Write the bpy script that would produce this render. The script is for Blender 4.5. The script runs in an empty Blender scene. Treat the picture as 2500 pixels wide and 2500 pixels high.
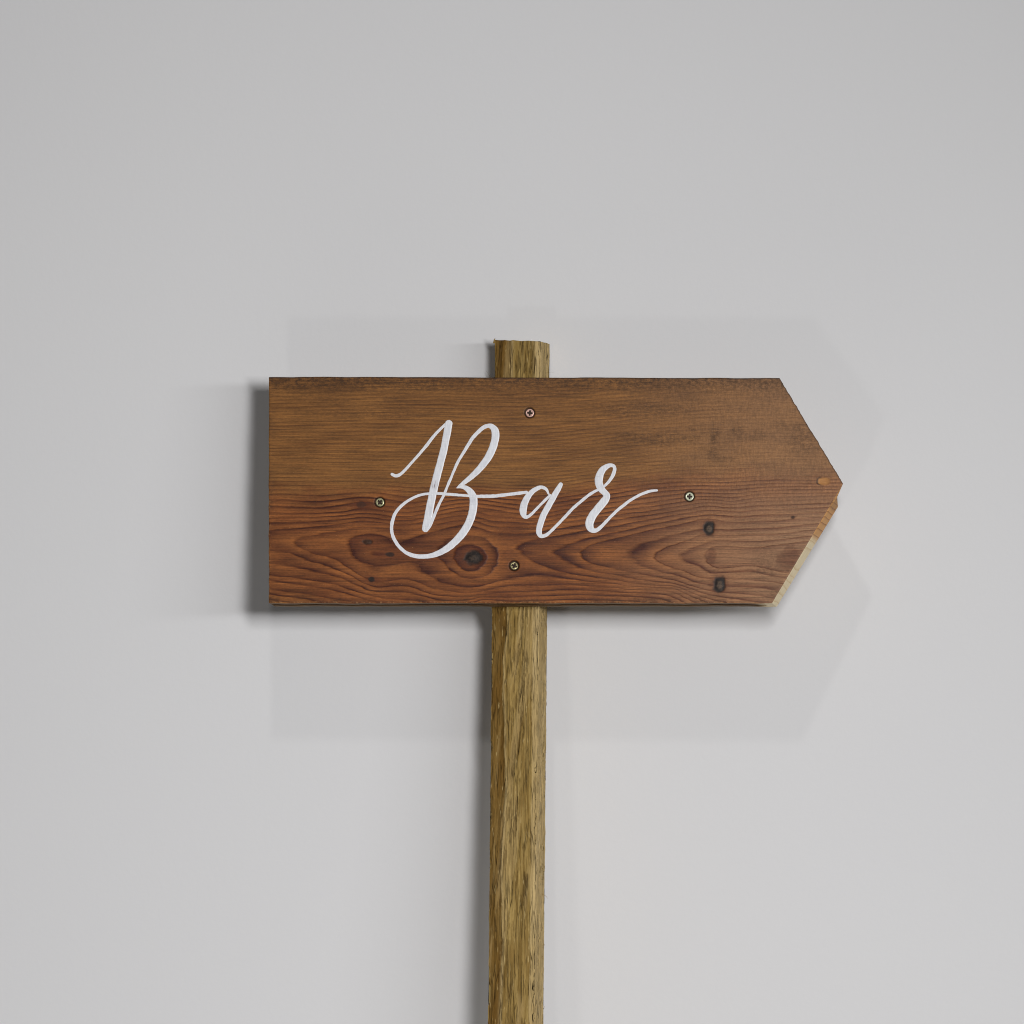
import bpy, math
import numpy as np
from mathutils import Vector, Matrix

sc = bpy.context.scene
# ------------------------------------------------------------------ camera
S = 0.0004                       # metres per photograph pixel on the board's face
O = Vector((0.0, 0.0, 1.45))     # point of the board's front plane in the middle of the frame
D = 8.0
cdir = Vector((0.19, -1.0, 0.0)).normalized()
LEAN = 0.13                      # the sign leans back against the wall: tangent of its lean
cam_loc = O + cdir * D
cam = bpy.data.cameras.new('camera')
cam.sensor_width = 36.0
cam.lens = 36.0 * D / 1.0
cam.clip_end = 100
cam_ob = bpy.data.objects.new('camera', cam)
sc.collection.objects.link(cam_ob)
q = (O - cam_loc).to_track_quat('-Z', 'Y')
R = q.to_matrix()
cam_ob.matrix_world = Matrix.Translation(cam_loc) @ R.to_4x4()
sc.camera = cam_ob
RN = np.array(R)
CL = np.array(cam_loc)

# ------------------------------------------------------------------ light
w = bpy.data.worlds.new('World'); sc.world = w; w.use_nodes = True
w.node_tree.nodes['Background'].inputs[0].default_value = (0.95, 0.97, 1.0, 1)
w.node_tree.nodes['Background'].inputs[1].default_value = 0.004

def area(name, kx, kz, dist, sx, sy, power, col=(1, 1, 1), target=O):
    l = bpy.data.lights.new(name, 'AREA'); l.shape = 'RECTANGLE'
    l.size = sx; l.size_y = sy; l.energy = power; l.color = col
    o = bpy.data.objects.new(name, l); sc.collection.objects.link(o)
    o.location = O + Vector((kx, -1, kz)) * dist
    o.rotation_euler = (target - o.location).to_track_quat('-Z', 'Y').to_euler()
    return o
area('key_light', 0.355, 0.115, 2.4, 0.27, 0.60, 63, (1.0, 0.988, 0.993), O + Vector((-5.0, 0, -4.6)))
area('window_light', 0.86, 0.10, 4.0, 2.9, 0.40, 72, (0.98, 0.986, 1.0), O + Vector((-0.4, 0, -4.6)))
area('ceiling_light', 0.05, 1.16, 1.6, 0.10, 0.10, 5.2, (1.0, 0.975, 0.95))
area('floor_glow', -0.125, -0.67, 2.0, 0.16, 0.16, 2.2, (1.0, 0.975, 0.95))
bounce_fill = area('floor_bounce_fill', -0.9, 0.0, 0.55, 1.2, 0.5, 1.6, (1.0, 0.98, 0.96))  # added lamp lying on the floor, imitates bounce to lighten the lower wall
bounce_fill.location.z = 0.02; bounce_fill.rotation_euler = (math.pi, 0, 0)

sc.view_settings.view_transform = 'Standard'
sc.view_settings.look = 'None'
sc.view_settings.exposure = 0.0
sc.view_settings.gamma = 1.0
sc.cycles.use_denoising = True
sc.cycles.filter_width = 1.05

# ------------------------------------------------------------------ helpers
FOOT = np.array([-0.008, LEAN * -1.45 + 0.05, 0.0])      # where the post stands on the floor
def U(px, py, depth=0.0):
    """photo pixel on the board's front plane (y=0) -> metres, then `depth` pixels deeper"""
    px = np.asarray(px, float); py = np.asarray(py, float)
    d = np.broadcast_to(np.asarray(depth, float), np.broadcast(px, py).shape)
    dx = (px - 1250) / 2500.0; dz = -(py - 1250) / 2500.0
    dx, dz = np.broadcast_arrays(dx, dz)
    f = cam.lens / 36.0
    v = np.stack([dx, dz, np.full(dx.shape, -f)], -1) @ RN.T
    # plane y = LEAN * (z - Oz), depth measured square to it
    t = (LEAN * (CL[2] - O.z) - CL[1]) / (v[..., 1] - LEAN * v[..., 2])
    p = CL + v * t[..., None]
    nrm = np.array([0.0, 1.0, -LEAN]) / math.hypot(1.0, LEAN)
    return p + d[..., None] * S * nrm - FOOT

def vnoise(x, y, seed):
    rs = np.random.RandomState(seed)
    tab = rs.rand(512, 512)
    xi = np.floor(x).astype(int); yi = np.floor(y).astype(int)
    fx = x - xi; fy = y - yi
    fx = fx * fx * (3 - 2 * fx); fy = fy * fy * (3 - 2 * fy)
    g = lambda a, b: tab[a % 512, b % 512]
    return ((g(xi, yi) * (1 - fx) + g(xi + 1, yi) * fx) * (1 - fy) +
            (g(xi, yi + 1) * (1 - fx) + g(xi + 1, yi + 1) * fx) * fy)

def fbm(x, y, seed, octv=4):
    s = 0; a = 1; tot = 0
    for k in range(octv):
        s = s + a * vnoise(x * 2 ** k + 17.3 * k, y * 2 ** k + 5.1 * k, seed + k)
        tot += a; a *= 0.5
    return s / tot

def sstep(a, b, x):
    t = np.clip((x - a) / (b - a), 0, 1)
    return t * t * (3 - 2 * t)

def mesh_np(name, V, quads, extra=(), mats=(), mat_idx=None, smooth=None, attrs=None):
    """V (n,3), quads (m,4); extra = list of n-gons; attributes per point"""
    me = bpy.data.meshes.new(name)
    faces = [len(f) for f in extra]
    loops = np.concatenate([np.asarray(quads, np.int32).ravel()] + [np.asarray(f, np.int32) for f in extra])
    tot = np.concatenate([np.full(len(quads), 4, np.int32), np.array(faces, np.int32)])
    start = np.concatenate([[0], np.cumsum(tot)[:-1]]).astype(np.int32)
    me.vertices.add(len(V)); me.vertices.foreach_set('co', np.asarray(V, np.float32).ravel())
    me.loops.add(len(loops)); me.loops.foreach_set('vertex_index', loops.astype(np.int32))
    me.polygons.add(len(tot)); me.polygons.foreach_set('loop_start', start)
    me.polygons.foreach_set('loop_total', tot)
    for m in mats: me.materials.append(m)
    if mat_idx is not None: me.polygons.foreach_set('material_index', np.asarray(mat_idx, np.int32))
    sm = np.ones(len(tot), bool) if smooth is None else np.asarray(smooth, bool)
    me.polygons.foreach_set('use_smooth', sm)
    me.update(calc_edges=True)
    for k, a in (attrs or {}).items():
        a = np.asarray(a, np.float32)
        if a.ndim == 1:
            me.attributes.new(k, 'FLOAT', 'POINT').data.foreach_set('value', a)
        else:
            me.attributes.new(k, 'FLOAT_VECTOR', 'POINT').data.foreach_set('vector', a.ravel())
    me.validate(clean_customdata=False)
    return me

def link(name, me, parent=None):
    o = bpy.data.objects.new(name, me); sc.collection.objects.link(o)
    if parent: o.parent = parent
    return o

class NT:
    def __init__(s, name):
        s.m = bpy.data.materials.new(name); s.m.use_nodes = True
        s.t = s.m.node_tree; s.b = s.t.nodes['Principled BSDF']
    def put(s, sock, v):
        if v is None: return
        if hasattr(v, 'is_output'): s.t.links.new(v, sock)
        else: sock.default_value = v
    def math(s, op, a, b=None, c=None, clamp=False):
        n = s.t.nodes.new('ShaderNodeMath'); n.operation = op; n.use_clamp = clamp
        for i, v in enumerate((a, b, c)): s.put(n.inputs[i], v)
        return n.outputs[0]
    def attr(s, name, vec=False):
        n = s.t.nodes.new('ShaderNodeAttribute'); n.attribute_name = name
        return n.outputs['Vector' if vec else 'Fac']
    def vscale(s, v, sx, sy, sz=1.0, loc=(0, 0, 0), rz=0.0):
        n = s.t.nodes.new('ShaderNodeMapping'); s.put(n.inputs[0], v)
        n.inputs['Scale'].default_value = (sx, sy, sz); n.inputs['Location'].default_value = loc
        n.inputs['Rotation'].default_value = (0, 0, rz)
        return n.outputs[0]
    def noise(s, v, scale=1.0, detail=3.0, rough=0.5, dist=0.0):
        n = s.t.nodes.new('ShaderNodeTexNoise'); s.put(n.inputs['Vector'], v)
        n.inputs['Scale'].default_value = scale; n.inputs['Detail'].default_value = detail
        n.inputs['Roughness'].default_value = rough; n.inputs['Distortion'].default_value = dist
        return n.outputs[0]
    def ramp(s, f, a, b):
        n = s.t.nodes.new('ShaderNodeMapRange'); n.interpolation_type = 'SMOOTHSTEP'
        s.put(n.inputs[0], f); n.inputs[1].default_value = a; n.inputs[2].default_value = b
        return n.outputs[0]
    def mix(s, f, a, b, mode='MIX'):
        n = s.t.nodes.new('ShaderNodeMix'); n.data_type = 'RGBA'; n.blend_type = mode
        s.put(n.inputs[0], f); s.put(n.inputs[6], a); s.put(n.inputs[7], b)
        return n.outputs[2]
    def bump(s, h, strength, dist):
        n = s.t.nodes.new('ShaderNodeBump'); n.inputs['Strength'].default_value = strength
        n.inputs['Distance'].default_value = dist; s.put(n.inputs['Height'], h)
        return n.outputs[0]
    def sep(s, v):
        n = s.t.nodes.new('ShaderNodeSeparateXYZ'); s.put(n.inputs[0], v); return n.outputs
    def val(s, col, f):      # multiply a colour by a scalar socket
        n = s.t.nodes.new('ShaderNodeVectorMath'); n.operation = 'SCALE'
        s.put(n.inputs[0], col); s.put(n.inputs['Scale'], f); return n.outputs[0]

def lin(r, g, b):
    f = lambda c: (c / 12.92 if c <= 0.04045 else ((c + 0.055) / 1.055) ** 2.4)
    return (f(r / 255), f(g / 255), f(b / 255), 1.0)

# ------------------------------------------------------------------ materials
def mat_wall():
    n = NT('wall_paint')
    tc = n.t.nodes.new('ShaderNodeTexCoord').outputs['Object']
    big = n.noise(tc, 1.3, 3)
    small = n.noise(tc, 160, 3, 0.6)
    col = n.mix(big, (0.735, 0.735, 0.742, 1), (0.765, 0.765, 0.765, 1))
    n.put(n.b.inputs['Base Color'], col)
    n.b.inputs['Roughness'].default_value = 0.62
    n.b.inputs['Specular IOR Level'].default_value = 0.3
    n.put(n.b.inputs['Normal'], n.bump(small, 0.10, 0.0012))
    return n.m

def mat_floor():
    n = NT('floor_concrete')
    tc = n.t.nodes.new('ShaderNodeTexCoord').outputs['Object']
    n.put(n.b.inputs['Base Color'], n.mix(n.noise(tc, 3, 6), (0.05, 0.05, 0.05, 1), (0.08, 0.08, 0.078, 1)))
    n.b.inputs['Roughness'].default_value = 0.5
    return n.m

def mat_board():
    n = NT('stained_pine')
    pc = n.attr('pc', True); ring = n.attr('ring'); heart = n.attr('heart')
    knot = n.attr('knot'); dirt = n.attr('dirt'); wear = n.attr('wear'); saw = n.attr('saw'); halo = n.attr('halo')
    # slight irregularity of the year rings
    wob = n.noise(n.vscale(pc, 1.2, 9.0), 1.0, 3)
    wob2 = n.noise(n.vscale(pc, 6.0, 30.0), 1.0, 2)
    r = n.math('ADD', ring, n.math('MULTIPLY', n.math('SUBTRACT', wob, 0.5), 0.42))
    r = n.math('ADD', r, n.math('MULTIPLY', n.math('SUBTRACT', wob2, 0.5), 0.12))
    fr = n.math('FRACT', r)
    # a different weight for each ring
    idx = n.math('FLOOR', r)
    wn = n.t.nodes.new('ShaderNodeTexWhiteNoise'); wn.noise_dimensions = '1D'; n.put(wn.inputs['W'], idx)
    wgt = n.math('MULTIPLY_ADD', wn.outputs['Value'], 0.5, 0.72)
    along = n.noise(n.vscale(pc, 0.55, 4.0, 1, (3, 7, 0)), 1.0, 4)
    wgt = n.math('MULTIPLY', wgt, n.math('MULTIPLY_ADD', n.ramp(along, 0.3, 0.65), 0.65, 0.45))
    wid = n.attr('wid')
    late = n.math('POWER', n.math('SUBTRACT', 1.0, fr), wid)
    edge = n.ramp(fr, 0.80, 1.02)
    late = n.math('MAXIMUM', late, edge)
    late = n.math('MULTIPLY', late, wgt)
    late = n.math('MULTIPLY', late, n.attr('cont'), clamp=True)
    # wood colours
    fib = n.noise(n.vscale(pc, 0.9, 30.0), 1.0, 3, 0.6)
    fib2 = n.noise(n.vscale(pc, 11.0, 34.0, 1, (2, 5, 0)), 1.0, 4, 0.75)
    blot = n.noise(n.vscale(pc, 0.7, 2.4, 1, (9, 1, 0)), 1.0, 4, 0.55)
    tan = n.mix(n.ramp(blot, 0.12, 0.88), lin(110, 71, 31), lin(150, 101, 48))
    red = n.mix(n.ramp(blot, 0.3, 0.7), lin(112, 62, 26), lin(150, 90, 41))
    base = n.mix(heart, tan, red)
    base = n.mix(n.math('MULTIPLY', n.attr('pale_right'), 0.85), base, lin(158, 120, 88))
    latec = n.mix(n.attr('pale_right'), lin(62, 23, 8), lin(90, 44, 23))
    col = n.mix(late, base, latec)
    # ruddy halo round the knots
    col = n.mix(n.math('MULTIPLY', halo, 0.58), col, lin(84, 36, 14))
    # fibre streaks, pores
    fib3 = n.noise(n.vscale(pc, 1.7, 15.0, 1, (6, 8, 0)), 1.0, 6, 0.8)
    famp = n.math('MULTIPLY_ADD', saw, -1.1, 2.0)
    mul = n.math('ADD', n.math('MULTIPLY_ADD', n.math('SUBTRACT', fib, 0.5), famp, 1.0),
                 n.math('MULTIPLY', n.math('SUBTRACT', fib2, 0.5), 1.25))
    mul = n.math('ADD', mul, n.math('MULTIPLY', n.math('SUBTRACT', fib3, 0.5), 0.45))
    col = n.val(col, n.math('MAXIMUM', mul, 0.25))
    # stain and grime
    dn = n.noise(n.vscale(pc, 7.5, 13.0, 1, (4, 4, 0)), 1.0, 7, 0.85)
    dfac = n.math('MULTIPLY', dirt, n.ramp(dn, 0.40, 0.60), clamp=True)
    col = n.mix(n.math('MULTIPLY', dfac, 0.85), col, lin(52, 33, 17))
    pore = n.noise(n.vscale(pc, 22.0, 45.0, 1, (1, 8, 0)), 1.0, 2, 0.6)
    pf = n.math('MULTIPLY', n.ramp(pore, 0.66, 0.74), n.math('MULTIPLY_ADD', saw, 0.6, 0.18))
    col = n.mix(pf, col, lin(50, 28, 14))
    # faint planer / saw marks across the right hand part
    sm = n.noise(n.vscale(pc, 20.0, 4.5, 1, (6, 3, 0), 0.03), 1.0, 6, 0.8)
    sfac = n.math('MULTIPLY', n.math('SUBTRACT', sm, 0.5), n.math('MULTIPLY_ADD', saw, 1.2, 0.05))
    col = n.val(col, n.math('ADD', sfac, 1.0))
    # dust specks
    sp = n.noise(n.vscale(pc, 34.0, 34.0, 1, (5, 5, 0)), 1.0, 1)
    col = n.mix(n.math('MULTIPLY', n.ramp(sp, 0.765, 0.80), 0.65), col, lin(190, 140, 96))
    # knots
    kn = n.noise(n.vscale(pc, 18, 18), 1.0, 3, 0.6)
    kcol = n.mix(n.math('MULTIPLY', n.attr('core'), n.ramp(kn, 0.25, 0.6)), n.mix(n.ramp(kn, 0.45, 0.8), lin(26, 17, 12), lin(56, 42, 33)), lin(98, 78, 60))
    col = n.mix(knot, col, kcol)
    # chipped edges and the gouge near the tip show raw wood
    wn2 = n.noise(n.vscale(pc, 12, 14, 1, (8, 2, 0)), 1.0, 4, 0.7)
    wf = n.math('MULTIPLY', wear, n.ramp(wn2, 0.50, 0.60))
    col = n.mix(wf, col, lin(176, 128, 80))
    gouge = n.attr('gouge')
    gn = n.noise(n.vscale(pc, 5, 40), 1.0, 2)
    col = n.mix(gouge, col, n.mix(gn, lin(150, 96, 50), lin(205, 150, 88)))
    n.put(n.b.inputs['Base Color'], col)
    n.put(n.b.inputs['Roughness'], n.math('MULTIPLY_ADD', late, -0.10, 0.56))
    n.b.inputs['Specular IOR Level'].default_value = 0.35
    h = n.math('ADD', n.math('MULTIPLY', late, 0.55), n.math('MULTIPLY', fib, 0.6))
    h = n.math('ADD', h, n.math('MULTIPLY', n.math('MULTIPLY', sm, saw), 0.8))
    h = n.math('ADD', h, n.math('MULTIPLY', fib2, 0.35))
    n.put(n.b.inputs['Normal'], n.bump(h, 0.55, 0.0006))
    return n.m

def mat_edge():
    n = NT('sawn_pine_edge')
    pc = n.attr('pc', True); ring = n.attr('ring'); cut = n.attr('cut')
    xyz = n.sep(pc)
    wob = n.noise(n.vscale(pc, 2, 2), 1.0, 3)
    fr = n.math('FRACT', n.math('ADD', ring, n.math('MULTIPLY', wob, 0.6)))
    line = n.math('MAXIMUM', n.math('POWER', n.math('SUBTRACT', 1.0, fr), 7.0), n.ramp(fr, 0.94, 1.0))
    yy = n.math('ADD', xyz[1], n.math('MULTIPLY', n.math('SUBTRACT', wob, 0.5), 0.16))
    low = n.ramp(yy, 12.98, 13.24)
    raw = n.mix(low, lin(220, 162, 96), lin(250, 230, 188))
    rawl = n.mix(low, lin(130, 66, 24), lin(226, 192, 138))
    rc = n.mix(n.math('MULTIPLY', line, 0.8), raw, rawl)
    scr = n.noise(n.vscale(pc, 3, 3, 30), 1.0, 4, 0.6)
    rc = n.val(rc, n.math('MULTIPLY_ADD', scr, 0.35, 0.82))
    top = n.ramp(yy, 12.44, 12.36)
    rc = n.mix(n.math('MULTIPLY', n.math('MULTIPLY', top, 0.45), n.ramp(scr, 0.35, 0.6)), rc, lin(70, 38, 18))
    stain = n.mix(scr, lin(88, 60, 30), lin(142, 110, 66))
    n.put(n.b.inputs['Base Color'], n.mix(cut, stain, rc))
    n.b.inputs['Roughness'].default_value = 0.7
    n.put(n.b.inputs['Normal'], n.bump(scr, 0.4, 0.0005))
    return n.m

def mat_post():
    n = NT('rough_sawn_post')
    pc = n.attr('pc', True); hh = n.attr('h'); crack = n.attr('crack'); tone = n.attr('tone')
    f1 = n.noise(n.vscale(pc, 14.0, 0.55, 1, (0, 0, 0), 0.04), 1.0, 6, 0.66)
    f2 = n.noise(n.vscale(pc, 27.0, 1.7, 1, (3, 1, 0), 0.07), 1.0, 5, 0.7)
    bl = n.noise(n.vscale(pc, 5.0, 1.1, 1, (7, 2, 0)), 1.0, 4, 0.55)
    col = n.mix(n.ramp(f1, 0.30, 0.70), lin(124, 98, 46), lin(178, 150, 90))
    col = n.mix(n.math('MULTIPLY', n.ramp(bl, 0.46, 0.70), 0.32), col, lin(122, 92, 36))
    col = n.mix(n.math('MULTIPLY', tone, 0.95), col, lin(108, 78, 28))
    col = n.mix(n.math('MULTIPLY', n.attr('pale'), 0.65), col, lin(206, 180, 128))
    col = n.val(col, n.math('ADD', n.math('MULTIPLY', n.math('SUBTRACT', f2, 0.5), 1.05), 1.0))
    col = n.mix(n.math('MULTIPLY', crack, 0.38), col, lin(58, 40, 14))
    vor = n.t.nodes.new('ShaderNodeTexVoronoi'); vor.feature = 'DISTANCE_TO_EDGE'
    n.put(vor.inputs['Vector'], n.vscale(pc, 17.0, 1.0, 1, (2, 6, 0), 0.09)); vor.inputs['Scale'].default_value = 1.0
    gap = n.math('MULTIPLY', n.ramp(vor.outputs['Distance'], 0.09, 0.0), n.ramp(n.noise(n.vscale(pc, 6, 1.4, 1, (5, 5, 0)), 1.0, 3), 0.42, 0.60))
    col = n.mix(n.math('MULTIPLY', gap, 0.38), col, lin(64, 44, 16))
    fl = n.noise(n.vscale(pc, 22.0, 2.6, 1, (9, 9, 0), 0.1), 1.0, 3, 0.5)
    col = n.mix(n.math('MULTIPLY', n.ramp(fl, 0.62, 0.72), 0.55), col, lin(206, 182, 126))
    n.put(n.b.inputs['Base Color'], col)
    n.b.inputs['Roughness'].default_value = 0.8
    n.b.inputs['Specular IOR Level'].default_value = 0.2
    n.put(n.b.inputs['Normal'], n.bump(n.math('SUBTRACT', n.math('ADD', f2, n.math('MULTIPLY', f1, 0.8)), gap), 0.8, 0.0014))
    return n.m

def mat_paint():
    n = NT('white_brush_paint')
    pc = n.attr('pc', True); ac = n.attr('across')
    st = n.noise(n.vscale(pc, 30, 5, 1, (0, 0, 0), -0.25), 1.0, 4, 0.6)
    thin = n.noise(n.vscale(pc, 3, 3), 1.0, 3)
    body = n.mix(n.ramp(st, 0.3, 0.72), lin(218, 220, 226), lin(238, 239, 242))
    col = n.mix(n.ramp(ac, 0.55, 0.95), body, lin(238, 238, 240))
    col = n.mix(n.math('MULTIPLY', n.attr('dry'), n.ramp(st, 0.42, 0.62)), col, lin(150, 138, 142))
    col = n.mix(n.math('MULTIPLY', n.ramp(thin, 0.55, 0.8), 0.35), col, lin(182, 182, 196))
    gr = n.noise(n.vscale(pc, 3.0, 40.0, 1, (2, 2, 0)), 1.0, 3, 0.6)
    col = n.mix(n.math('MULTIPLY', n.ramp(gr, 0.56, 0.72), 0.22), col, lin(150, 142, 146))
    n.put(n.b.inputs['Base Color'], col)
    n.b.inputs['Roughness'].default_value = 0.45
    n.put(n.b.inputs['Normal'], n.bump(st, 0.25, 0.0003))
    return n.m

def mat_metal(name, col, rough=0.32, metallic=0.75):
    n = NT(name)
    tc = n.t.nodes.new('ShaderNodeTexCoord').outputs['Object']
    ns = n.noise(tc, 900, 3)
    n.put(n.b.inputs['Base Color'], n.val(col, n.math('MULTIPLY_ADD', ns, 0.5, 0.75)))
    n.b.inputs['Metallic'].default_value = metallic
    n.b.inputs['Roughness'].default_value = rough
    return n.m

M_wall, M_floor, M_board, M_edge, M_post, M_paint = mat_wall(), mat_floor(), mat_board(), mat_edge(), mat_post(), mat_paint()

# ------------------------------------------------------------------ setting
THK = 75.0              # board thickness, in photo pixels (30 mm)
PDEP = 115.0            # post depth (46 mm)
WALL_Y = 0.1005         # the top of the leaning post rests against it
def box(name, lo, hi, mat):
    (x0, y0, z0), (x1, y1, z1) = lo, hi
    V = [(x, y, z) for x in (x0, x1) for y in (y0, y1) for z in (z0, z1)]
    F = [(0, 1, 3, 2), (4, 6, 7, 5), (0, 4, 5, 1), (2, 3, 7, 6), (0, 2, 6, 4), (1, 5, 7, 3)]
    me = bpy.data.meshes.new(name); me.from_pydata(V, [], F); me.materials.append(mat)
    return link(name, me)
wall = box('wall', (-4, WALL_Y, 0), (4, WALL_Y + 0.12, 3.4), M_wall); wall['kind'] = 'structure'
floor = box('floor', (-4, -4.5, -0.1), (4, WALL_Y + 0.12, -0.002), M_floor); floor['kind'] = 'structure'

root = bpy.data.objects.new('arrow_sign', None); sc.collection.objects.link(root)
root['label'] = 'brown wooden arrow sign lettered Bar in white script on a rough timber post'
root['category'] = 'sign'
root.empty_display_size = 0.05
root.location = FOOT
bpy.context.view_layer.update()

# ------------------------------------------------------------------ year-ring field of the plank
C = []   # (value, [(x,y)...]) contour lines of the year rings, in photo pixels
def c(v, *pts): C.append((v, pts))
c(20, (1726,1358),(1737,1339),(1776,1333),(1838,1339),(1900,1331),(1960,1323)); c(20,(1732,1377),(1755,1387),(1797,1383),(1848,1381),(1890,1393))
c(20.6,(1760,1360),(1800,1358),(1850,1358)); c(21.0,(1930,1360),(1925,1375),(1945,1345))
c(19, (1661,1358),(1677,1346),(1716,1329),(1735,1321),(1786,1321),(1859,1321),(1911,1317),(1973,1309)); c(19,(1672,1368),(1716,1383),(1735,1399),(1770,1398),(1840,1396))
c(18, (1603,1360),(1612,1346),(1648,1331),(1693,1315),(1716,1306),(1766,1306),(1828,1306),(1911,1304),(1983,1294)); c(18,(1612,1373),(1640,1386),(1683,1398),(1716,1411),(1800,1413),(1890,1420))
c(17, (1543,1352),(1555,1339),(1601,1321),(1662,1304),(1705,1294),(1780,1294),(1900,1288),(1990,1280)); c(17,(1553,1370),(1580,1385),(1611,1394),(1663,1406),(1710,1424))
c(16, (1423,1352),(1437,1335),(1477,1323),(1549,1304),(1603,1292),(1665,1280),(1716,1268),(1735,1267),(1766,1273),(1828,1274),(1911,1271),(1993,1263)); c(16,(1433,1368),(1466,1381),(1508,1389),(1590,1406),(1632,1414),(1720,1440))
c(15, (1359,1350),(1373,1335),(1412,1323),(1456,1310),(1528,1296),(1590,1281),(1660,1267),(1716,1258),(1745,1257),(1800,1262),(1993,1252)); c(15,(1371,1360),(1396,1374),(1435,1390),(1487,1400),(1549,1412),(1601,1420))
c(14, (1269,1339),(1277,1329),(1319,1318),(1342,1314),(1404,1302),(1466,1292),(1528,1281),(1590,1269),(1660,1256),(1730,1246),(1800,1250),(2000,1240)); c(14,(1285,1356),(1300,1366),(1342,1386),(1404,1403),(1466,1412),(1528,1420),(1600,1430))
c(13, (960,1326),(1000,1316),(1040,1303),(1072,1294),(1109,1285),(1137,1281),(1165,1287),(1202,1299),(1239,1303),(1280,1302),(1342,1294),(1425,1281),(1487,1271),(1590,1257),(1673,1244),(1735,1235),(1800,1238),(2010,1228))
c(13, (1005,1372),(1034,1395),(1072,1419),(1109,1430),(1146,1434),(1183,1430),(1239,1413),(1314,1404),(1404,1414),(1528,1430),(1650,1438))
c(13, (856,1335),(873,1310),(910,1304),(938,1309),(958,1319)); c(13,(873,1364),(901,1377),(938,1383),(966,1378),(985,1372))
c(13.5,(880,1335),(975,1345),(1030,1340)); c(14,(915,1350),(895,1325),(940,1352)); 
c(14, (1085,1330),(1100,1318),(1128,1311),(1155,1309),(1180,1315),(1198,1331)); c(14,(1094,1380),(1118,1400),(1146,1410),(1174,1407),(1202,1389))
c(15, (1112,1355),(1120,1380),(1137,1393),(1161,1393),(1180,1378),(1185,1350),(1155,1330),(1125,1335)); c(16,(1155,1360)); c(13.6,(1235,1345),(1230,1365))
c(12, (724,1329),(755,1310),(808,1301),(854,1292),(901,1287),(947,1292),(1000,1294),(1072,1281),(1137,1270),(1200,1286),(1300,1289),(1400,1272),(1590,1247),(1700,1230),(1990,1219))
c(12, (744,1340),(780,1354),(826,1367),(845,1383),(873,1402),(910,1419),(938,1420),(985,1413),(1034,1424),(1072,1438),(1146,1447),(1239,1430),(1404,1427),(1600,1440))
c(12.6,(770,1331),(830,1330)); c(11.4,(690,1325))
c(11, (662,1297),(714,1291),(789,1286),(845,1277),(882,1272),(938,1277),(1000,1281),(1072,1268),(1137,1258),(1200,1272),(1300,1278),(1400,1261),(1590,1237),(1990,1211))
c(11, (660,1344),(714,1351),(752,1367),(808,1383),(863,1405),(910,1432),(994,1430),(1050,1450),(1146,1458),(1239,1445),(1404,1440),(1600,1449))
c(10, (662,1277),(752,1275),(826,1270),(882,1263),(938,1268),(1000,1270),(1137,1247),(1200,1261),(1300,1267),(1590,1226),(1990,1203)); c(10,(657,1372),(752,1390),(826,1408),(882,1432),(940,1445),(1000,1447),(1080,1466),(1239,1458),(1404,1452))
c(9, (662,1265),(808,1260),(873,1254),(994,1261),(1137,1237),(1300,1256),(1590,1214),(1990,1195)); c(9,(657,1403),(733,1412),(808,1424),(882,1448),(950,1462),(1404,1464))
c(8, (662,1252),(770,1253),(845,1249),(882,1242),(994,1251),(1137,1228),(1300,1245),(1590,1203),(1990,1188)); c(8,(657,1416),(733,1426),(808,1438),(882,1459))
c(7, (662,1237),(789,1240),(863,1229),(901,1227),(938,1236),(994,1240),(1137,1219),(1300,1234),(1590,1192),(1990,1181)); c(7,(657,1439),(752,1450),(826,1463))
c(6, (662,1219),(789,1224),(854,1216),(919,1215),(1000,1227),(1137,1210),(1300,1222),(1590,1182),(1990,1173)); c(6,(657,1450),(752,1463))
for xx in (660, 860, 1060, 1260, 1460, 1660, 1860, 2040):
    y0 = np.interp(xx, [660, 1300, 1590, 1990], [1219, 1222, 1182, 1173])
    for yy in (1150, 1080, 1000, 920):
        C.append((6 - (y0 - yy) / 9.5, [(xx, yy + 6 * math.sin(xx / 170 + yy / 90))]))
P, Vv = [], []
for v, pts in C:
    pts = np.array(pts, float)
    for i, p in enumerate(pts):
        P.append(p); Vv.append(v)
        if i + 1 < len(pts) and np.hypot(*(pts[i + 1] - p)) > 70:
            P.append((p + pts[i + 1]) / 2); Vv.append(v)
P = np.array(P) / 100.0; Vv = np.array(Vv)
P[:, 1] *= 2.2            # grain runs along the plank
def tps(a, b):
    r2 = ((a[:, None, :] - b[None, :, :]) ** 2).sum(-1)
    return 0.5 * r2 * np.log(r2 + 1e-9)
N = len(P)
A = np.zeros((N + 3, N + 3)); A[:N, :N] = tps(P, P) + 0.02 * np.eye(N)
A[:N, N] = 1; A[:N, N + 1:] = P; A[N, :N] = 1; A[N + 1:, :N] = P.T
wts = np.linalg.solve(A, np.concatenate([Vv, np.zeros(3)]))
gx = np.arange(640, 2076, 5.0); gy = np.arange(910, 1492, 4.0)
GX, GY = np.meshgrid(gx, gy)
q_ = np.stack([GX.ravel() / 100, GY.ravel() / 100 * 2.2], 1)
RF = np.concatenate([tps(q_[i:i + 4000], P) @ wts[:N] + wts[N] + q_[i:i + 4000] @ wts[N + 1:] for i in range(0, len(q_), 4000)]).reshape(GX.shape)
def ringf(x, y):
    u = np.clip((x - gx[0]) / 5.0, 0, len(gx) - 1.001); v = np.clip((y - gy[0]) / 4.0, 0, len(gy) - 1.001)
    i = u.astype(int); j = v.astype(int); fu = u - i; fv = v - j
    return ((RF[j, i] * (1 - fu) + RF[j, i + 1] * fu) * (1 - fv) + (RF[j + 1, i] * (1 - fu) + RF[j + 1, i + 1] * fu) * fv)

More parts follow.
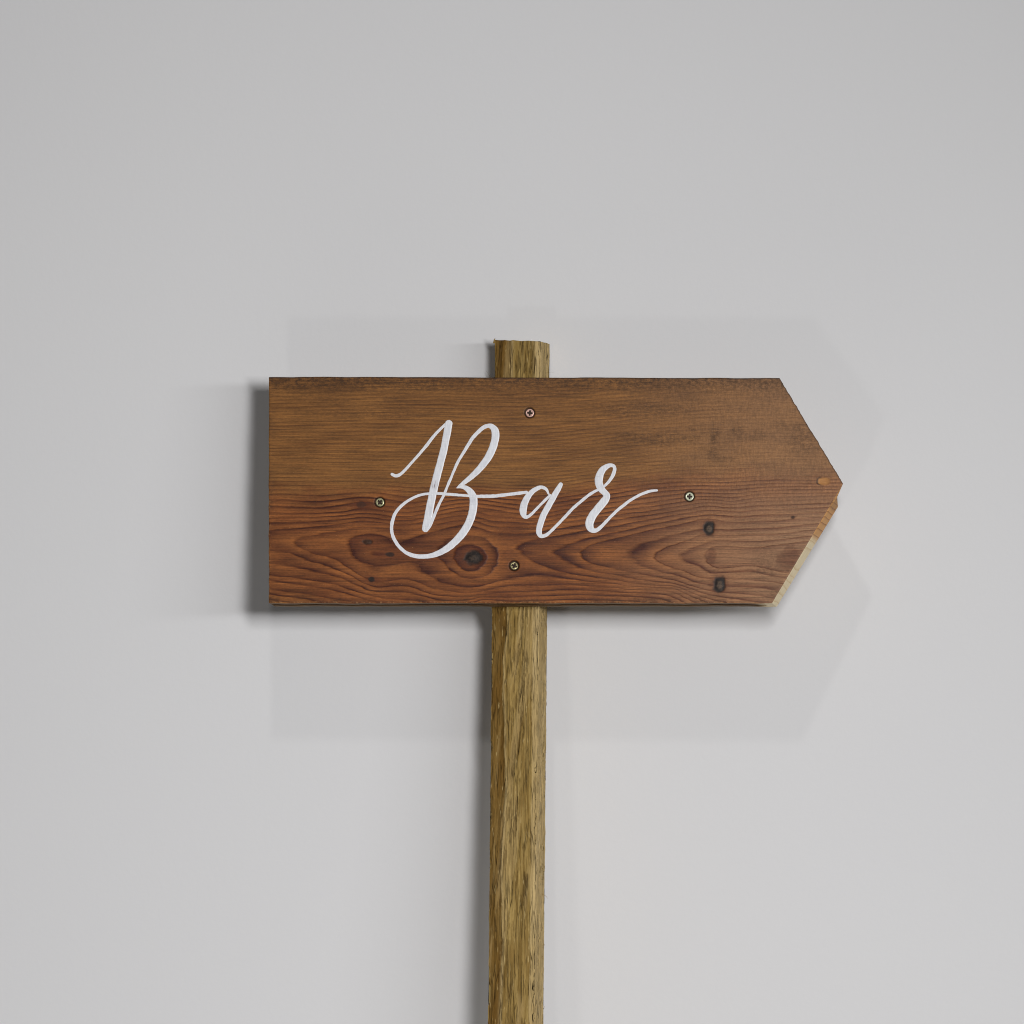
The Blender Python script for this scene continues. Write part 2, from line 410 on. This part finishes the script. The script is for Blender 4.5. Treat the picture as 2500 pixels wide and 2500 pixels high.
# ------------------------------------------------------------------ board
SCREWS = [(1293, 1008), (927, 1226), (1683, 1212), (1255, 1381)]
NC, N1, N2 = 860, 150, 172
ttip = (1180 - 922) / 550.0
T = np.concatenate([np.linspace(0, ttip, N1, endpoint=False), np.linspace(ttip, 1, N2)])
NR = len(T)
jag = (fbm(T * 95, T * 0 + 1, 31, 3) - 0.5) * 3.2
xr = np.where(T <= ttip, 1903 + (2058 - 1903) * T / ttip + jag * sstep(0, .02, T) * sstep(ttip, ttip - .02, T),
              2058 + (1885 - 2058) * (T - ttip) / (1 - ttip))
xl = 656.5 + (fbm(T * 40, T * 0 + 5, 33, 3) - 0.5) * 2.6
s_ = np.linspace(0, 1, NC)
PX = xl[:, None] + (xr - xl)[:, None] * s_[None, :]
ytop = 920.0 + (PX - 656) / (1903 - 656) * 3.0 + (fbm(PX / 60, PX * 0 + 3, 37, 3) - .5) * 2.2
ybot = 1472.5 + (fbm(PX / 50, PX * 0 + 9, 41, 3) - .5) * 2.6
PY = ytop + (ybot - ytop) * T[:, None]
F_ring = ringf(PX, PY)
jitter = (fbm(PX / 40, PY / 14, 51, 3) - .5)
heart = sstep(1.5, 7.5, F_ring + jitter * 3.5)
def ell(cx, cy, rx, ry, rot=0.0):
    dx, dy = PX - cx, PY - cy
    ca, sa = math.cos(rot), math.sin(rot)
    return np.sqrt(((dx * ca + dy * sa) / rx) ** 2 + ((-dx * sa + dy * ca) / ry) ** 2)
wobk = 1 + (fbm(PX / 13, PY / 10, 62, 3) - .5) * 0.6
core = np.zeros_like(PX); knot = np.zeros_like(PX); halo = np.zeros_like(PX); kdep = np.zeros_like(PX)
for cx, cy, rx, ry, st, hx, hy in [(1156, 1361, 25, 17, 1, 62, 36), (1730, 1289, 15, 18, 1, 26, 26), (1756, 1427, 14, 21, 1, 26, 30),
                                   (897, 1323, 13, 6, .8, 60, 26), (952, 1354, 11, 6, .85, 60, 24), (907, 1415, 8, 7, .95, 30, 12),
                                   (882, 1233, 11, 8, .55, 34, 16), (1936, 1263, 5, 4, .7, 8, 6), (2036, 1226, 6, 5, .5, 9, 8)]:
    e = ell(cx, cy, rx, ry) * wobk
    knot = np.maximum(knot, st * sstep(1.25, 0.75, e)); kdep = np.maximum(kdep, (rx > 12.5) * sstep(1.15, .8, e) * sstep(.3, .8, e))
    core = np.maximum(core, (0.85 if cx > 1700 else 0.35) * (rx > 12) * sstep(.62, .30, ell(cx + 1.5, cy + 2, rx, ry) * wobk))
    halo = np.maximum(halo, sstep(1.15, 0.35, ell(cx, cy, hx, hy) * (0.8 + 0.2 * wobk)))
halo = np.maximum(halo, 0.55 * sstep(1.1, .2, ell(1060, 1345, 110, 30)))
halo = np.maximum(halo, 0.5 * sstep(1.1, .2, ell(1250, 1352, 70, 14)))
halo = np.maximum(halo, 0.75 * sstep(1.05, .7, ell(1925, 1362, 30, 34, .6) * wobk))
halo = np.maximum(halo, 0.7 * sstep(1.05, .5, ell(1738, 1358, 14, 24) * wobk) * (PX < 1752))
for sx, sy in SCREWS:                                   # crushed dark rim round each screw head
    knot = np.maximum(knot, 0.92 * sstep(15.5, 11.5, np.hypot(PX - sx, PY - sy)))
big = fbm(PX / 120, PY / 45, 71, 4)
dirt = sstep(985, 925, PY) * 0.95 * (0.6 + 0.8 * big)
dirt = np.maximum(dirt, 0.34 * sstep(1080, 960, PY) * sstep(.35, .65, big))
for cx_, cy_, rx_, ry_, a_ in ((1746, 1062, 16, 26, .8), (1796, 1052, 22, 15, .75), (1742, 1102, 13, 24, .75), (1688, 1050, 20, 9, .6), (1770, 1118, 40, 8, .5), (1850, 1060, 40, 12, .5), (1905, 1040, 26, 20, .45)):
    dirt = np.maximum(dirt, a_ * sstep(1.3, .3, ell(cx_, cy_, rx_, ry_) * (1 + 1.1 * (fbm(PX / 16, PY / 12, 77, 3) - .5))))
dirt = np.maximum(dirt, 0.70 * sstep(1.2, .3, ell(1600, 1072, 130, 22) * (1 + 1.2 * (fbm(PX / 22, PY / 12, 78, 3) - .5))))
dirt = np.maximum(dirt, 0.60 * sstep(1.2, .3, ell(1560, 1000, 180, 30)))
dirt = np.maximum(dirt, 0.55 * sstep(1.2, .3, ell(1960, 1070, 60, 60)))
dirt = np.maximum(dirt, 0.50 * sstep(1.2, .2, ell(1870, 1380, 50, 60)))
dirt = np.maximum(dirt, 0.60 * sstep(1.2, .2, ell(1905, 1450, 50, 26)))
dirt = np.maximum(dirt, 0.45 * sstep(1.2, .2, ell(900, 1010, 260, 18)))
dirt = np.maximum(dirt, 0.75 * sstep(1454, 1466, PY) * sstep(.40, .58, fbm(PX / 45, PY * 0, 81, 3)))
dirt = np.maximum(dirt, 0.55 * sstep(685, 657, PX) * sstep(.4, .6, big))
pale_right = sstep(1380, 1980, PX + 90 * (big - .5)) * (0.55 + 0.45 * sstep(1150, 1300, PY)) + 0.0  # wood colour turns paler towards the right end
saw = sstep(1380, 1800, PX + 160 * (big - .5)) * sstep(1330, 1180, PY) + 0.12
edist = np.minimum(np.minimum(PX - xl[:, None], ybot - PY), (xr[:, None] - PX))
wear = sstep(6.0, 1.0, edist) * 0.6 * (PX < 1850) * sstep(1180, 1240, PY)
ge = ((np.abs(PX - 2012) / 15) ** 3 + (np.abs(PY - 1175) / 8.2) ** 3) ** (1 / 3) * (1 + .5 * (wobk - 1))
gouge = sstep(1.1, .85, ge) * sstep(2032, 2014, PX)
uedge = np.minimum(np.where(T[:, None] <= ttip, xr[:, None] - PX, 99), (PY - ytop) * 1.0)
knot = np.maximum(knot, .62 * sstep(4.5, 1.0, uedge))
knot = np.maximum(knot, .8 * sstep(1.4, 1.15, ge) * sstep(2010, 2002, PX) * sstep(.8, 1.1, ge))
cont = (0.52 + 0.50 * heart)
cont *= 1 - 0.45 * np.clip(saw, 0, 1) * (1 - heart)
cont *= 0.72 + 0.28 * sstep(1950, 1500, PX)
wid = 1.25 + 2.6 * sstep(0.11, 0.055, 1.0 / np.maximum(1.0, 1.0 / (np.hypot(*np.gradient(F_ring, 1.65)) + 1e-6)) )
gm = np.hypot(np.gradient(F_ring, axis=0) / np.maximum(1e-3, np.gradient(PY, axis=0)), np.gradient(F_ring, axis=1) / np.maximum(1e-3, np.gradient(PX, axis=1)))
wid = 1.5 + 1.3 * sstep(0.03, 0.09, gm)
depth = np.zeros_like(PX)
for sx, sy in SCREWS:
    r = np.hypot(PX - sx, PY - sy)
    depth += 4.5 * sstep(14.0, 11.0, r)
depth += gouge * 1.6 + kdep * 0.5
depth += (fbm(PX / 260, PY / 90, 91, 2) - .5) * 1.0
depth += np.maximum(0, 1.6 - edist) * 0.6 + np.maximum(0, 1.6 - (PY - ytop)) * 0.6
Vf = U(PX, PY, depth).reshape(-1, 3)
idg = np.arange(NR * NC).reshape(NR, NC)
quads = np.stack([idg[:-1, :-1], idg[1:, :-1], idg[1:, 1:], idg[:-1, 1:]], -1).reshape(-1, 4)
# perimeter (counter clockwise seen from the front): left edge down, bottom, right edge up, top back
per = np.concatenate([idg[:, 0], idg[-1, 1:], idg[::-1, -1][1:], idg[0, ::-1][1:-1]])
side = np.concatenate([np.zeros(NR), np.ones(NC - 1), np.full(NR - 1, 2), np.full(NC - 2, 3)]).astype(int)
ppx, ppy, pdp = PX.ravel()[per], PY.ravel()[per], depth.ravel()[per]
# the upper cut of the point is sawn on a slant: its back is set in along the lower cut
bx, by = ppx.copy(), ppy.copy()
right = side == 2
ti = np.where(ppy <= 1180, (ppy - 922) / 258, 1 + (ppy - 1180) / 292)
up = right & (ti <= 1)
bx[up] = (1903 - 54) + (2035 - (1903 - 54)) * ti[up]
by[up] = 922 + (1227 - 922) * ti[up]
lo = right & (ti > 1)
bx[lo] = 2035 + (1885 - 2035) * (ti[lo] - 1); by[lo] = 1227 + (1472 - 1227) * (ti[lo] - 1)
top = side == 3
bx[top] = 656 + (ppx[top] - 656) * (1903 - 54 - 656) / (1903 - 656)
KS = [0, .12, .34, .345, .70, .705, 1.0]
groove = np.where((side == 1), 16.0 * sstep(1866, 1846, ppx) * sstep(657, 659, ppx), 0.0)
VS, AP, AR, AC = [], [], [], []
cutf = np.where(lo, 1.0, 0.0)
cutf = np.where((side == 1), sstep(1838, 1872, ppx), cutf)
for i, k in enumerate(KS):
    ke = np.where(up | lo | top, .62 * sstep(0, .13, np.array(k)) + .38 * k, k)
    x = ppx + (bx - ppx) * ke; y = ppy + (by - ppy) * ke - (groove if i in (3, 4) else 0)
    VS.append(U(x, y, pdp * (1 - k) + THK * k))
    AP.append(np.stack([x / 100, y / 100, np.full(len(x), k)], -1)); AR.append(ringf(x, y)); AC.append(cutf)
nf = NR * NC; npn = len(per)
ids = nf + np.arange(npn * len(KS)).reshape(len(KS), npn)
sq = np.stack([ids[:-1], np.roll(ids, -1, 1)[:-1], np.roll(ids, -1, 1)[1:], ids[1:]], -1).reshape(-1, 4)[:, ::-1]
Vall = np.concatenate([Vf] + VS)
allq = np.concatenate([quads, sq])
backcap = ids[-1][::-1]
na = lambda a: np.concatenate([a.ravel(), np.zeros(npn * len(KS))])
attrs = dict(pc=np.concatenate([np.stack([PX.ravel() / 100, PY.ravel() / 100, np.zeros(nf)], -1)] + AP),
             ring=np.concatenate([F_ring.ravel()] + AR), heart=na(heart), knot=na(knot), core=na(core), halo=na(halo), dirt=na(dirt), wear=na(wear),
             saw=na(saw), gouge=na(gouge), cont=na(cont), wid=na(wid), pale_right=na(pale_right),
             cut=np.concatenate([np.zeros(nf)] + AC))
mi = np.concatenate([np.zeros(len(quads)), np.ones(len(sq) + 1)])
sm = np.concatenate([np.ones(len(quads)), np.zeros(len(sq) + 1)])
board = link('board', mesh_np('board', Vall, allq, [backcap], (M_board, M_edge), mi, sm, attrs), root)
board['label'] = 'brown stained plank cut to an arrow point'

# ------------------------------------------------------------------ post
def vis(y, a, b): return a + (b - a) * (y - 830) / 1670.0
ybase = 5000.0
ROWS = np.arange(819.5, 2560, 2.2)
ROWS = np.concatenate([ROWS, np.arange(2562, 4800, 6.0)])
nfz, nsd, nbk = 58, 46, 10
cs = []   # unit cross-section (u 0..1, w 0..1, nu, nw)
for i in range(nfz): cs.append((i / nfz, 0, 0, -1))
for i in range(nsd): cs.append((1, i / nsd, 1, 0))
for i in range(nbk): cs.append((1 - i / nbk, 1, 0, 1))
for i in range(nsd): cs.append((0, 1 - i / nsd, -1, 0))
cs = np.array(cs, float)
circ = np.concatenate([np.arange(nfz) / nfz * 115, 115 + np.arange(nsd) / nsd * 115, 230 + np.arange(nbk) / nbk * 115, 345 + np.arange(nsd) / nsd * 115])
CI, RO = np.meshgrid(circ, ROWS)
slant = CI + 0.085 * RO + 9 * np.sin(RO / 260.0)
ridge = fbm(slant / 14, RO / 150, 101, 4); fine = fbm(slant / 4.5, RO / 42, 111, 3); chunk = fbm(slant / 9, RO / 70, 121, 3)
splitx = 38 + 16 * (fbm(RO / 240, RO * 0 + 2, 131, 3) - .5) * 2 + 3 * (fbm(RO / 18, RO * 0 + 7, 133, 2) - .5)
onfront = CI < 115
left = onfront * sstep(2.5, -2.5, CI - splitx)
crack = sstep(.60, .69, fbm(slant / 4.2, RO / 55, 141, 3)) * sstep(.36, .56, fbm(slant / 30, RO / 110, 143, 2))
smooth_r = 1 - 0.6 * (((CI >= 115) & (CI < 230)) | (onfront & (CI > 100)))
disp = (ridge - .5) * 9 * smooth_r + (fine - .5) * 4.5 + (chunk - .5) * 4 - crack * 4.5 - left * 4.5
disp *= 0.85
corner = np.minimum.reduce([np.abs(((CI - k) + 230) % 460 - 230) for k in (0, 115, 230, 345)])
disp -= 2.6 * np.maximum(0, 1 - corner / 4.5) ** 2
disp[:, (circ >= 230) & (circ < 345)] = np.minimum(0, disp[:, (circ >= 230) & (circ < 345)])
frontcol = circ < 115
wz = cs[:, 1]
lim = 0.35 + np.minimum(1, np.maximum(0, (RO - 1500) / 60) + np.maximum(0, (905 - RO) / 10))
# behind the board the front face stays clear of it
disp = np.where(onfront, np.minimum(disp, np.where((RO > 895) & (RO < 1478), -0.8, 3.0)), disp)
xl_ = vis(RO + 10.5, 1207, 1190.5) - 14; xr_ = vis(RO + 10.5, 1344, 1328) - 36
u = cs[None, :, 0]; ww = cs[None, :, 1]
X = xl_ + (xr_ - xl_) * u + disp * cs[None, :, 2]
W = THK + 0.5 + PDEP * ww + disp * cs[None, :, 3]
Y = RO.copy()
Y[0] = 819.5 + 4.0 * (u[0] - .3) - 0.085 * PDEP * ww[0] + 2.5 * (fbm(circ / 12, circ * 0, 151, 3) - .5)
Vp = U(X, Y, W).reshape(-1, 3)
nr, ncs = RO.shape
idp = np.arange(nr * ncs).reshape(nr, ncs)
qp = np.stack([idp[:-1], idp[1:], np.roll(idp, -1, 1)[1:], np.roll(idp, -1, 1)[:-1]], -1).reshape(-1, 4)
zmin = Vp[idp[-1], 2].min()
Vp[idp[-1], 2] = 0.0                      # foot sawn level, standing on the floor
tone = left * 0.75 + onfront * 0.25 * sstep(.5, .7, fbm(slant / 40, RO / 200, 161, 2))
side_r = ((CI >= 115) & (CI < 230))
strip = np.clip(onfront * sstep(99, 102, CI + 5 * (fbm(RO / 60, RO * 0 + 3, 173, 2) - .5)) + side_r, 0, 1)
edge_hi = onfront * sstep(0, 2, CI - splitx) * sstep(9, 3, CI - splitx)  # edge highlight put into the colour along the step beside the left strip
pale = sstep(.5, .62, fbm(slant / 22, RO / 260, 171, 3)) * 0.35 + strip * 0.85 + edge_hi * 0.55
crack = crack * (1 - 0.75 * strip)
me = mesh_np('post', Vp, qp, [idp[0], idp[-1][::-1]], (M_post,), None, None,
             dict(pc=np.stack([CI.ravel() / 100, RO.ravel() / 100, np.zeros(CI.size)], -1), h=disp.ravel(), crack=np.clip(crack, 0, 1).ravel(),
                  tone=tone.ravel(), pale=pale.ravel()))
post = link('post', me, root)
post['label'] = 'rough sawn greenish brown timber post'

# splinters standing off the post's arrises
def splinter(pts, r0):
    V, F = [], []
    pts = [np.array(p, float) for p in pts]
    for i, p in enumerate(pts):
        r = r0 * (1 - i / (len(pts) - 1)) + 0.15
        for k in range(5):
            a = 2 * math.pi * k / 5
            V.append(U(p[0] + r * math.cos(a), p[1], p[2] + r * math.sin(a)))
    for i in range(len(pts) - 1):
        for k in range(5):
            F.append((i * 5 + k, i * 5 + (k + 1) % 5, i * 5 + 5 + (k + 1) % 5, i * 5 + 5 + k))
    me = mesh_np('splinter', np.array(V), np.array(F), [list(range(5))[::-1], list(range(5 * len(pts) - 5, 5 * len(pts)))], (M_post,))
    return link('splinter', me, post)
rs = np.random.RandomState(4)
dp = 160
splinter([(1190, 902, dp - 30), (1176, 912, dp), (1165, 895, dp + 8), (1155, 880, dp + 10)], 1.0)
splinter([(1192, 905, dp - 40), (1182, 905, dp - 30), (1188, 893, dp - 26)], .9)
splinter([(1191, 826, 80), (1192, 817, 80), (1194, 812.5, 82)], 2.6)
splinter([(1306, 887, dp), (1316, 885, dp), (1324, 887, dp)], .9)
splinter([(1293, 2168, dp), (1303, 2174, dp), (1309, 2181, dp)], 1.0)
for k in range(46):
    y = rs.uniform(1500, 2480); sgn = 1 if rs.rand() < .6 else -1
    x0 = (vis(y, 1344, 1328) - 36 - 2) if sgn > 0 else (vis(y, 1207, 1190.5) - 14 + 2)
    z = rs.uniform(THK + 70, THK + 112) if sgn > 0 else rs.uniform(THK + 2, THK + 30)
    L = rs.uniform(3, 6)
    splinter([(x0, y, z), (x0 + sgn * L * .6, y + rs.uniform(-4, 4), z), (x0 + sgn * L, y + rs.uniform(-8, 8), z)], rs.uniform(.5, 1.1))

# ------------------------------------------------------------------ lettering
def crm(P, n):
    P = np.array(P, float)
    Q = np.vstack([2 * P[0] - P[1], P, 2 * P[-1] - P[-2]])
    out = []
    for i in range(1, len(Q) - 2):
        p0, p1, p2, p3 = Q[i - 1:i + 3]
        m = max(2, int(np.hypot(*(p2 - p1)[:2]) / n))
        for t in np.arange(m) / m:
            out.append(0.5 * ((2 * p1) + (-p0 + p2) * t + (2 * p0 - 5 * p1 + 4 * p2 - p3) * t * t + (-p0 + 3 * p1 - 3 * p2 + p3) * t ** 3))
    out.append(P[-1])
    return np.array(out)
def stroke(pts, ox, oy, sc_, lift, seed):
    """brush stroke: centre line with width, domed across, round ends -> verts (px,py,depth), quads, attrs"""
    p = crm(pts, 5.0)
    x = ox + p[:, 0] / sc_; y = oy + p[:, 1] / sc_; wd = np.maximum(1.2, p[:, 2] / sc_) / 2
    tx, ty = np.gradient(x), np.gradient(y); L = np.hypot(tx, ty) + 1e-9; tx /= L; ty /= L
    # round caps
    xs, ys, ws, txs, tys = [], [], [], [], []
    for a in np.linspace(0, 1, 7)[:-1]:
        e = math.sqrt(max(0, 1 - (1 - a) ** 2)); xs.append(x[0] - tx[0] * wd[0] * (1 - a)); ys.append(y[0] - ty[0] * wd[0] * (1 - a)); ws.append(wd[0] * max(e, .02)); txs.append(tx[0]); tys.append(ty[0])
    xs += list(x); ys += list(y); ws += list(wd); txs += list(tx); tys += list(ty)
    for a in np.linspace(0, 1, 7)[1:]:
        e = math.sqrt(max(0, 1 - a * a)); xs.append(x[-1] + tx[-1] * wd[-1] * a); ys.append(y[-1] + ty[-1] * wd[-1] * a); ws.append(wd[-1] * max(e, .02)); txs.append(tx[-1]); tys.append(ty[-1])
    xs, ys, ws, txs, tys = map(np.array, (xs, ys, ws, txs, tys))
    arc = np.cumsum(np.hypot(np.gradient(xs), np.gradient(ys)))
    cr = np.array([-1.0, -.93, -.7, -.35, 0, .35, .7, .93, 1.0]); hp = np.array([0.0, .75, 1.0, .85, .8, .85, 1.0, .75, 0.0])
    n1 = (fbm(arc / 7, arc * 0 + 1, seed, 3) - .5) * 1.1; n2 = (fbm(arc / 7, arc * 0 + 4, seed + 9, 3) - .5) * 1.1
    off = ws[:, None] * cr[None, :]
    off = off + np.where(cr[None, :] < 0, n1[:, None] * cr[None, :] ** 2, n2[:, None] * cr[None, :] ** 2) * np.minimum(1, ws[:, None] / 3)
    X = xs[:, None] - tys[:, None] * off; Y = ys[:, None] + txs[:, None] * off
    hgt = (hp[None, :] * 0.55 * np.minimum(1, ws[:, None] / 4 + .3)) + lift + 0.35 * (arc / 1000)[:, None] + 0.05
    Z = np.where((hp[None, :] == 0), 0.9 * 0 + 0.6, -hgt)
    n, m = X.shape
    idx = np.arange(n * m).reshape(n, m)
    qd = np.stack([idx[:-1, :-1], idx[:-1, 1:], idx[1:, 1:], idx[1:, :-1]], -1).reshape(-1, 4)
    return np.stack([X.ravel(), Y.ravel(), Z.ravel()], -1), qd, np.broadcast_to(np.abs(cr)[None, :], X.shape).ravel()
A0 = (920, 1000, 5.083); B0 = (1220, 1090, 4.6)
B1 = [(190,803,40),(235,823,42),(290,803,40),(350,750,36),(430,660,34),(520,560,36),(620,440,40),(700,335,40),(780,250,36),(850,182,34),(890,160,34)]
B2 = [(893,176,96),(870,300,96),(835,480,95),(795,640,96),(752,800,98),(715,950,100),(682,1100,100),(648,1270,102),(622,1400,96),(602,1478,86)]
B3 = [(612,1500,44),(650,1450,48),(700,1345,40),(760,1200,36),(830,1060,34),(880,940,34),(940,800,34),(1000,660,36),(1060,560,38),(1120,460,42),(1190,350,46),(1260,275,50),(1330,218,52),(1390,200,56),(1440,222,78),(1468,270,96),(1472,340,100),(1455,420,98),(1425,510,98),(1370,610,94),(1300,705,86),(1220,790,76),(1130,870,62),(1070,915,50),(1022,950,34),(992,972,10)]
B4 = [(995,970,14),(1040,958,42),(1090,966,60),(1140,1000,78),(1180,1050,92),(1197,1100,100),(1200,1180,101),(1190,1260,101),(1165,1350,101),(1120,1450,101),(1060,1540,99),(980,1630,93),(890,1710,86),(790,1770,76),(690,1808,64),(590,1824,56),(500,1820,56),(420,1802,52),(350,1766,45),(280,1705,45),(230,1635,45),(195,1560,42),(182,1480,42),(190,1400,45),(217,1310,42),(262,1240,42),(330,1172,38),(420,1112,33),(520,1066,33),(630,1044,31),(740,1040,33),(850,1048,38),(960,1056,35),(1080,1065,33),(1180,1072,35),(1300,1076,42),(1450,1073,44),(1600,1057,43),(1750,1038,42),(1855,1025,38)]
a1 = [(548,532,22),(530,492,30),(502,467,38),(465,457,42),(420,472,50),(360,512,60),(312,570,72),(278,640,82),(263,710,84),(266,757,74),(283,788,50),(312,790,40),(352,764,34),(402,714,32),(462,650,31),(522,590,31),(566,548,28)]
a2 = [(684,428,50),(662,470,62),(630,522,68),(590,592,72),(545,672,72),(502,750,72),(470,830,74),(446,910,70),(440,960,68),(455,998,56),(482,1008,44),(522,994,40),(582,944,35),(662,864,34),(742,780,34),(822,695,34),(902,625,34),(982,560,34),(1052,512,34),(1104,488,28)]
r1 = [(1168,455,20),(1192,428,32),(1232,384,36),(1270,322,44),(1290,262,42),(1281,222,42),(1246,210,44),(1195,228,62),(1146,276,80),(1118,340,92),(1112,400,92),(1126,450,88),(1152,492,80),(1180,520,72),(1203,552,78),(1190,592,88),(1150,642,93),(1100,702,93),(1052,762,93),(1016,830,96),(1007,880,94),(1022,922,78),(1052,944,58),(1096,935,45),(1150,890,40),(1220,816,35),(1300,736,35),(1390,661,35),(1480,596,33),(1570,546,33),(1650,513,33),(1720,497,30),(1765,493,24)]
def letter(label, strokes):
    VV, QQ, AA = [], [], []; base = 0
    for i, (pts, org) in enumerate(strokes):
        v, qd, ac = stroke(pts, *org, 0.10 * i, 200 + 13 * i + len(pts))
        VV.append(v); QQ.append(qd + base); AA.append(ac); base += len(v)
    v = np.concatenate(VV); ac = np.concatenate(AA)
    # seat the paint on the plank's gently uneven face
    wav = (fbm(v[:, 0] / 260, v[:, 1] / 90, 91, 2) - .5) * 1.0
    dry = sstep(1.3, .3, np.hypot((v[:, 0] - 1062) / 9, (v[:, 1] - 1184) / 12)) + .5 * sstep(1.2, .3, np.hypot((v[:, 0] - 1156) / 6, (v[:, 1] - 1222) / 10))
    me = mesh_np('letter', U(v[:, 0], v[:, 1], v[:, 2] + wav), np.concatenate(QQ), (), (M_paint,), None, None,
                 dict(pc=np.stack([v[:, 0] / 100, v[:, 1] / 100, v[:, 2] * 0], -1), across=ac, dry=np.clip(dry, 0, 1)))
    o = link('letter', me, board); o['label'] = label
    return o
letter('large white painted script capital B', [(B1, A0), (B2, A0), (B3, A0), (B4, A0)])
letter('white painted script letter a', [(a1, B0), (a2, B0)])
letter('white painted script letter r ending in a long flick', [(r1, B0)])

# ------------------------------------------------------------------ screws
def screw(cx, cy, mat, label, rot, tilt, R0=10.3):
    """countersunk cross-head screw: dished rim, flat head, cross recess with a floor"""
    n = 48; V, F, G = [], [], []
    ang = np.arange(n) / n * 2 * math.pi
    def cross(a):
        b = (a - rot) % (math.pi / 2); b = min(b, math.pi / 2 - b)      # 0 on an arm, pi/4 in a corner
        return min(6.8, max(3.4, 2.5 / max(math.sin(b), .01)))
    cr = np.array([cross(a) for a in ang])
    rings = [(np.full(n, R0 - 2.2), 9.0), (np.full(n, R0), 1.4), (np.full(n, R0 - .7), .35), (np.full(n, R0 - 2.0), 0.0), (cr, 0.2), (cr * .86, 4.2), (cr * .25, 6.0)]
    for rr, z in rings:
        x = rr * np.cos(ang); y = rr * np.sin(ang)
        V.append(np.stack([x, y, z + tilt[0] * x + tilt[1] * y + 1.9], -1))
    V = np.concatenate(V)
    for i in range(len(rings) - 1):
        for k in range(n):
            F.append((i * n + k, (i + 1) * n + k, (i + 1) * n + (k + 1) % n, i * n + (k + 1) % n))
    last = [(len(rings) - 1) * n + k for k in range(n)][::-1]
    nm = len(F)
    mi = [0 if i // n < 4 else 1 for i in range(nm)] + [1]
    me = mesh_np('screw', U(cx + V[:, 0], cy + V[:, 1], V[:, 2]), np.array(F), [last], (mat, M_recess), mi, [i // n < 3 for i in range(nm)] + [False])
    o = link('screw', me, board); o['label'] = label
    return o
M_recess = mat_metal('screw_recess', (0.05, 0.045, 0.03), 0.45, 0.6)
z_pink = mat_metal('warm_reflection_zinc_screw', (0.72, 0.46, 0.38), 0.38, 0.35)  # zinc whose warm reflection is painted in as a pink base colour
z_olive = mat_metal('olive_zinc_screw', (0.50, 0.48, 0.28), 0.35, 0.55)
z_pale = mat_metal('pale_zinc_screw', (0.66, 0.68, 0.50), 0.36, 0.35)
z_brass = mat_metal('brass_tinted_screw', (0.40, 0.35, 0.18), 0.32, 0.6)
screw(*SCREWS[0], z_pink, 'pinkish screw head above the lettering', 0.15, (0, 0))
screw(*SCREWS[1], z_olive, 'olive tinted screw head left of the B', 0.75, (0, 0))
screw(*SCREWS[2], z_pale, 'bright pale screw head right of the lettering', 0.05, (0, 0))
screw(*SCREWS[3], z_brass, 'sunken brass tinted screw head below the lettering', 0.35, (0.18, -0.16), 9.6)
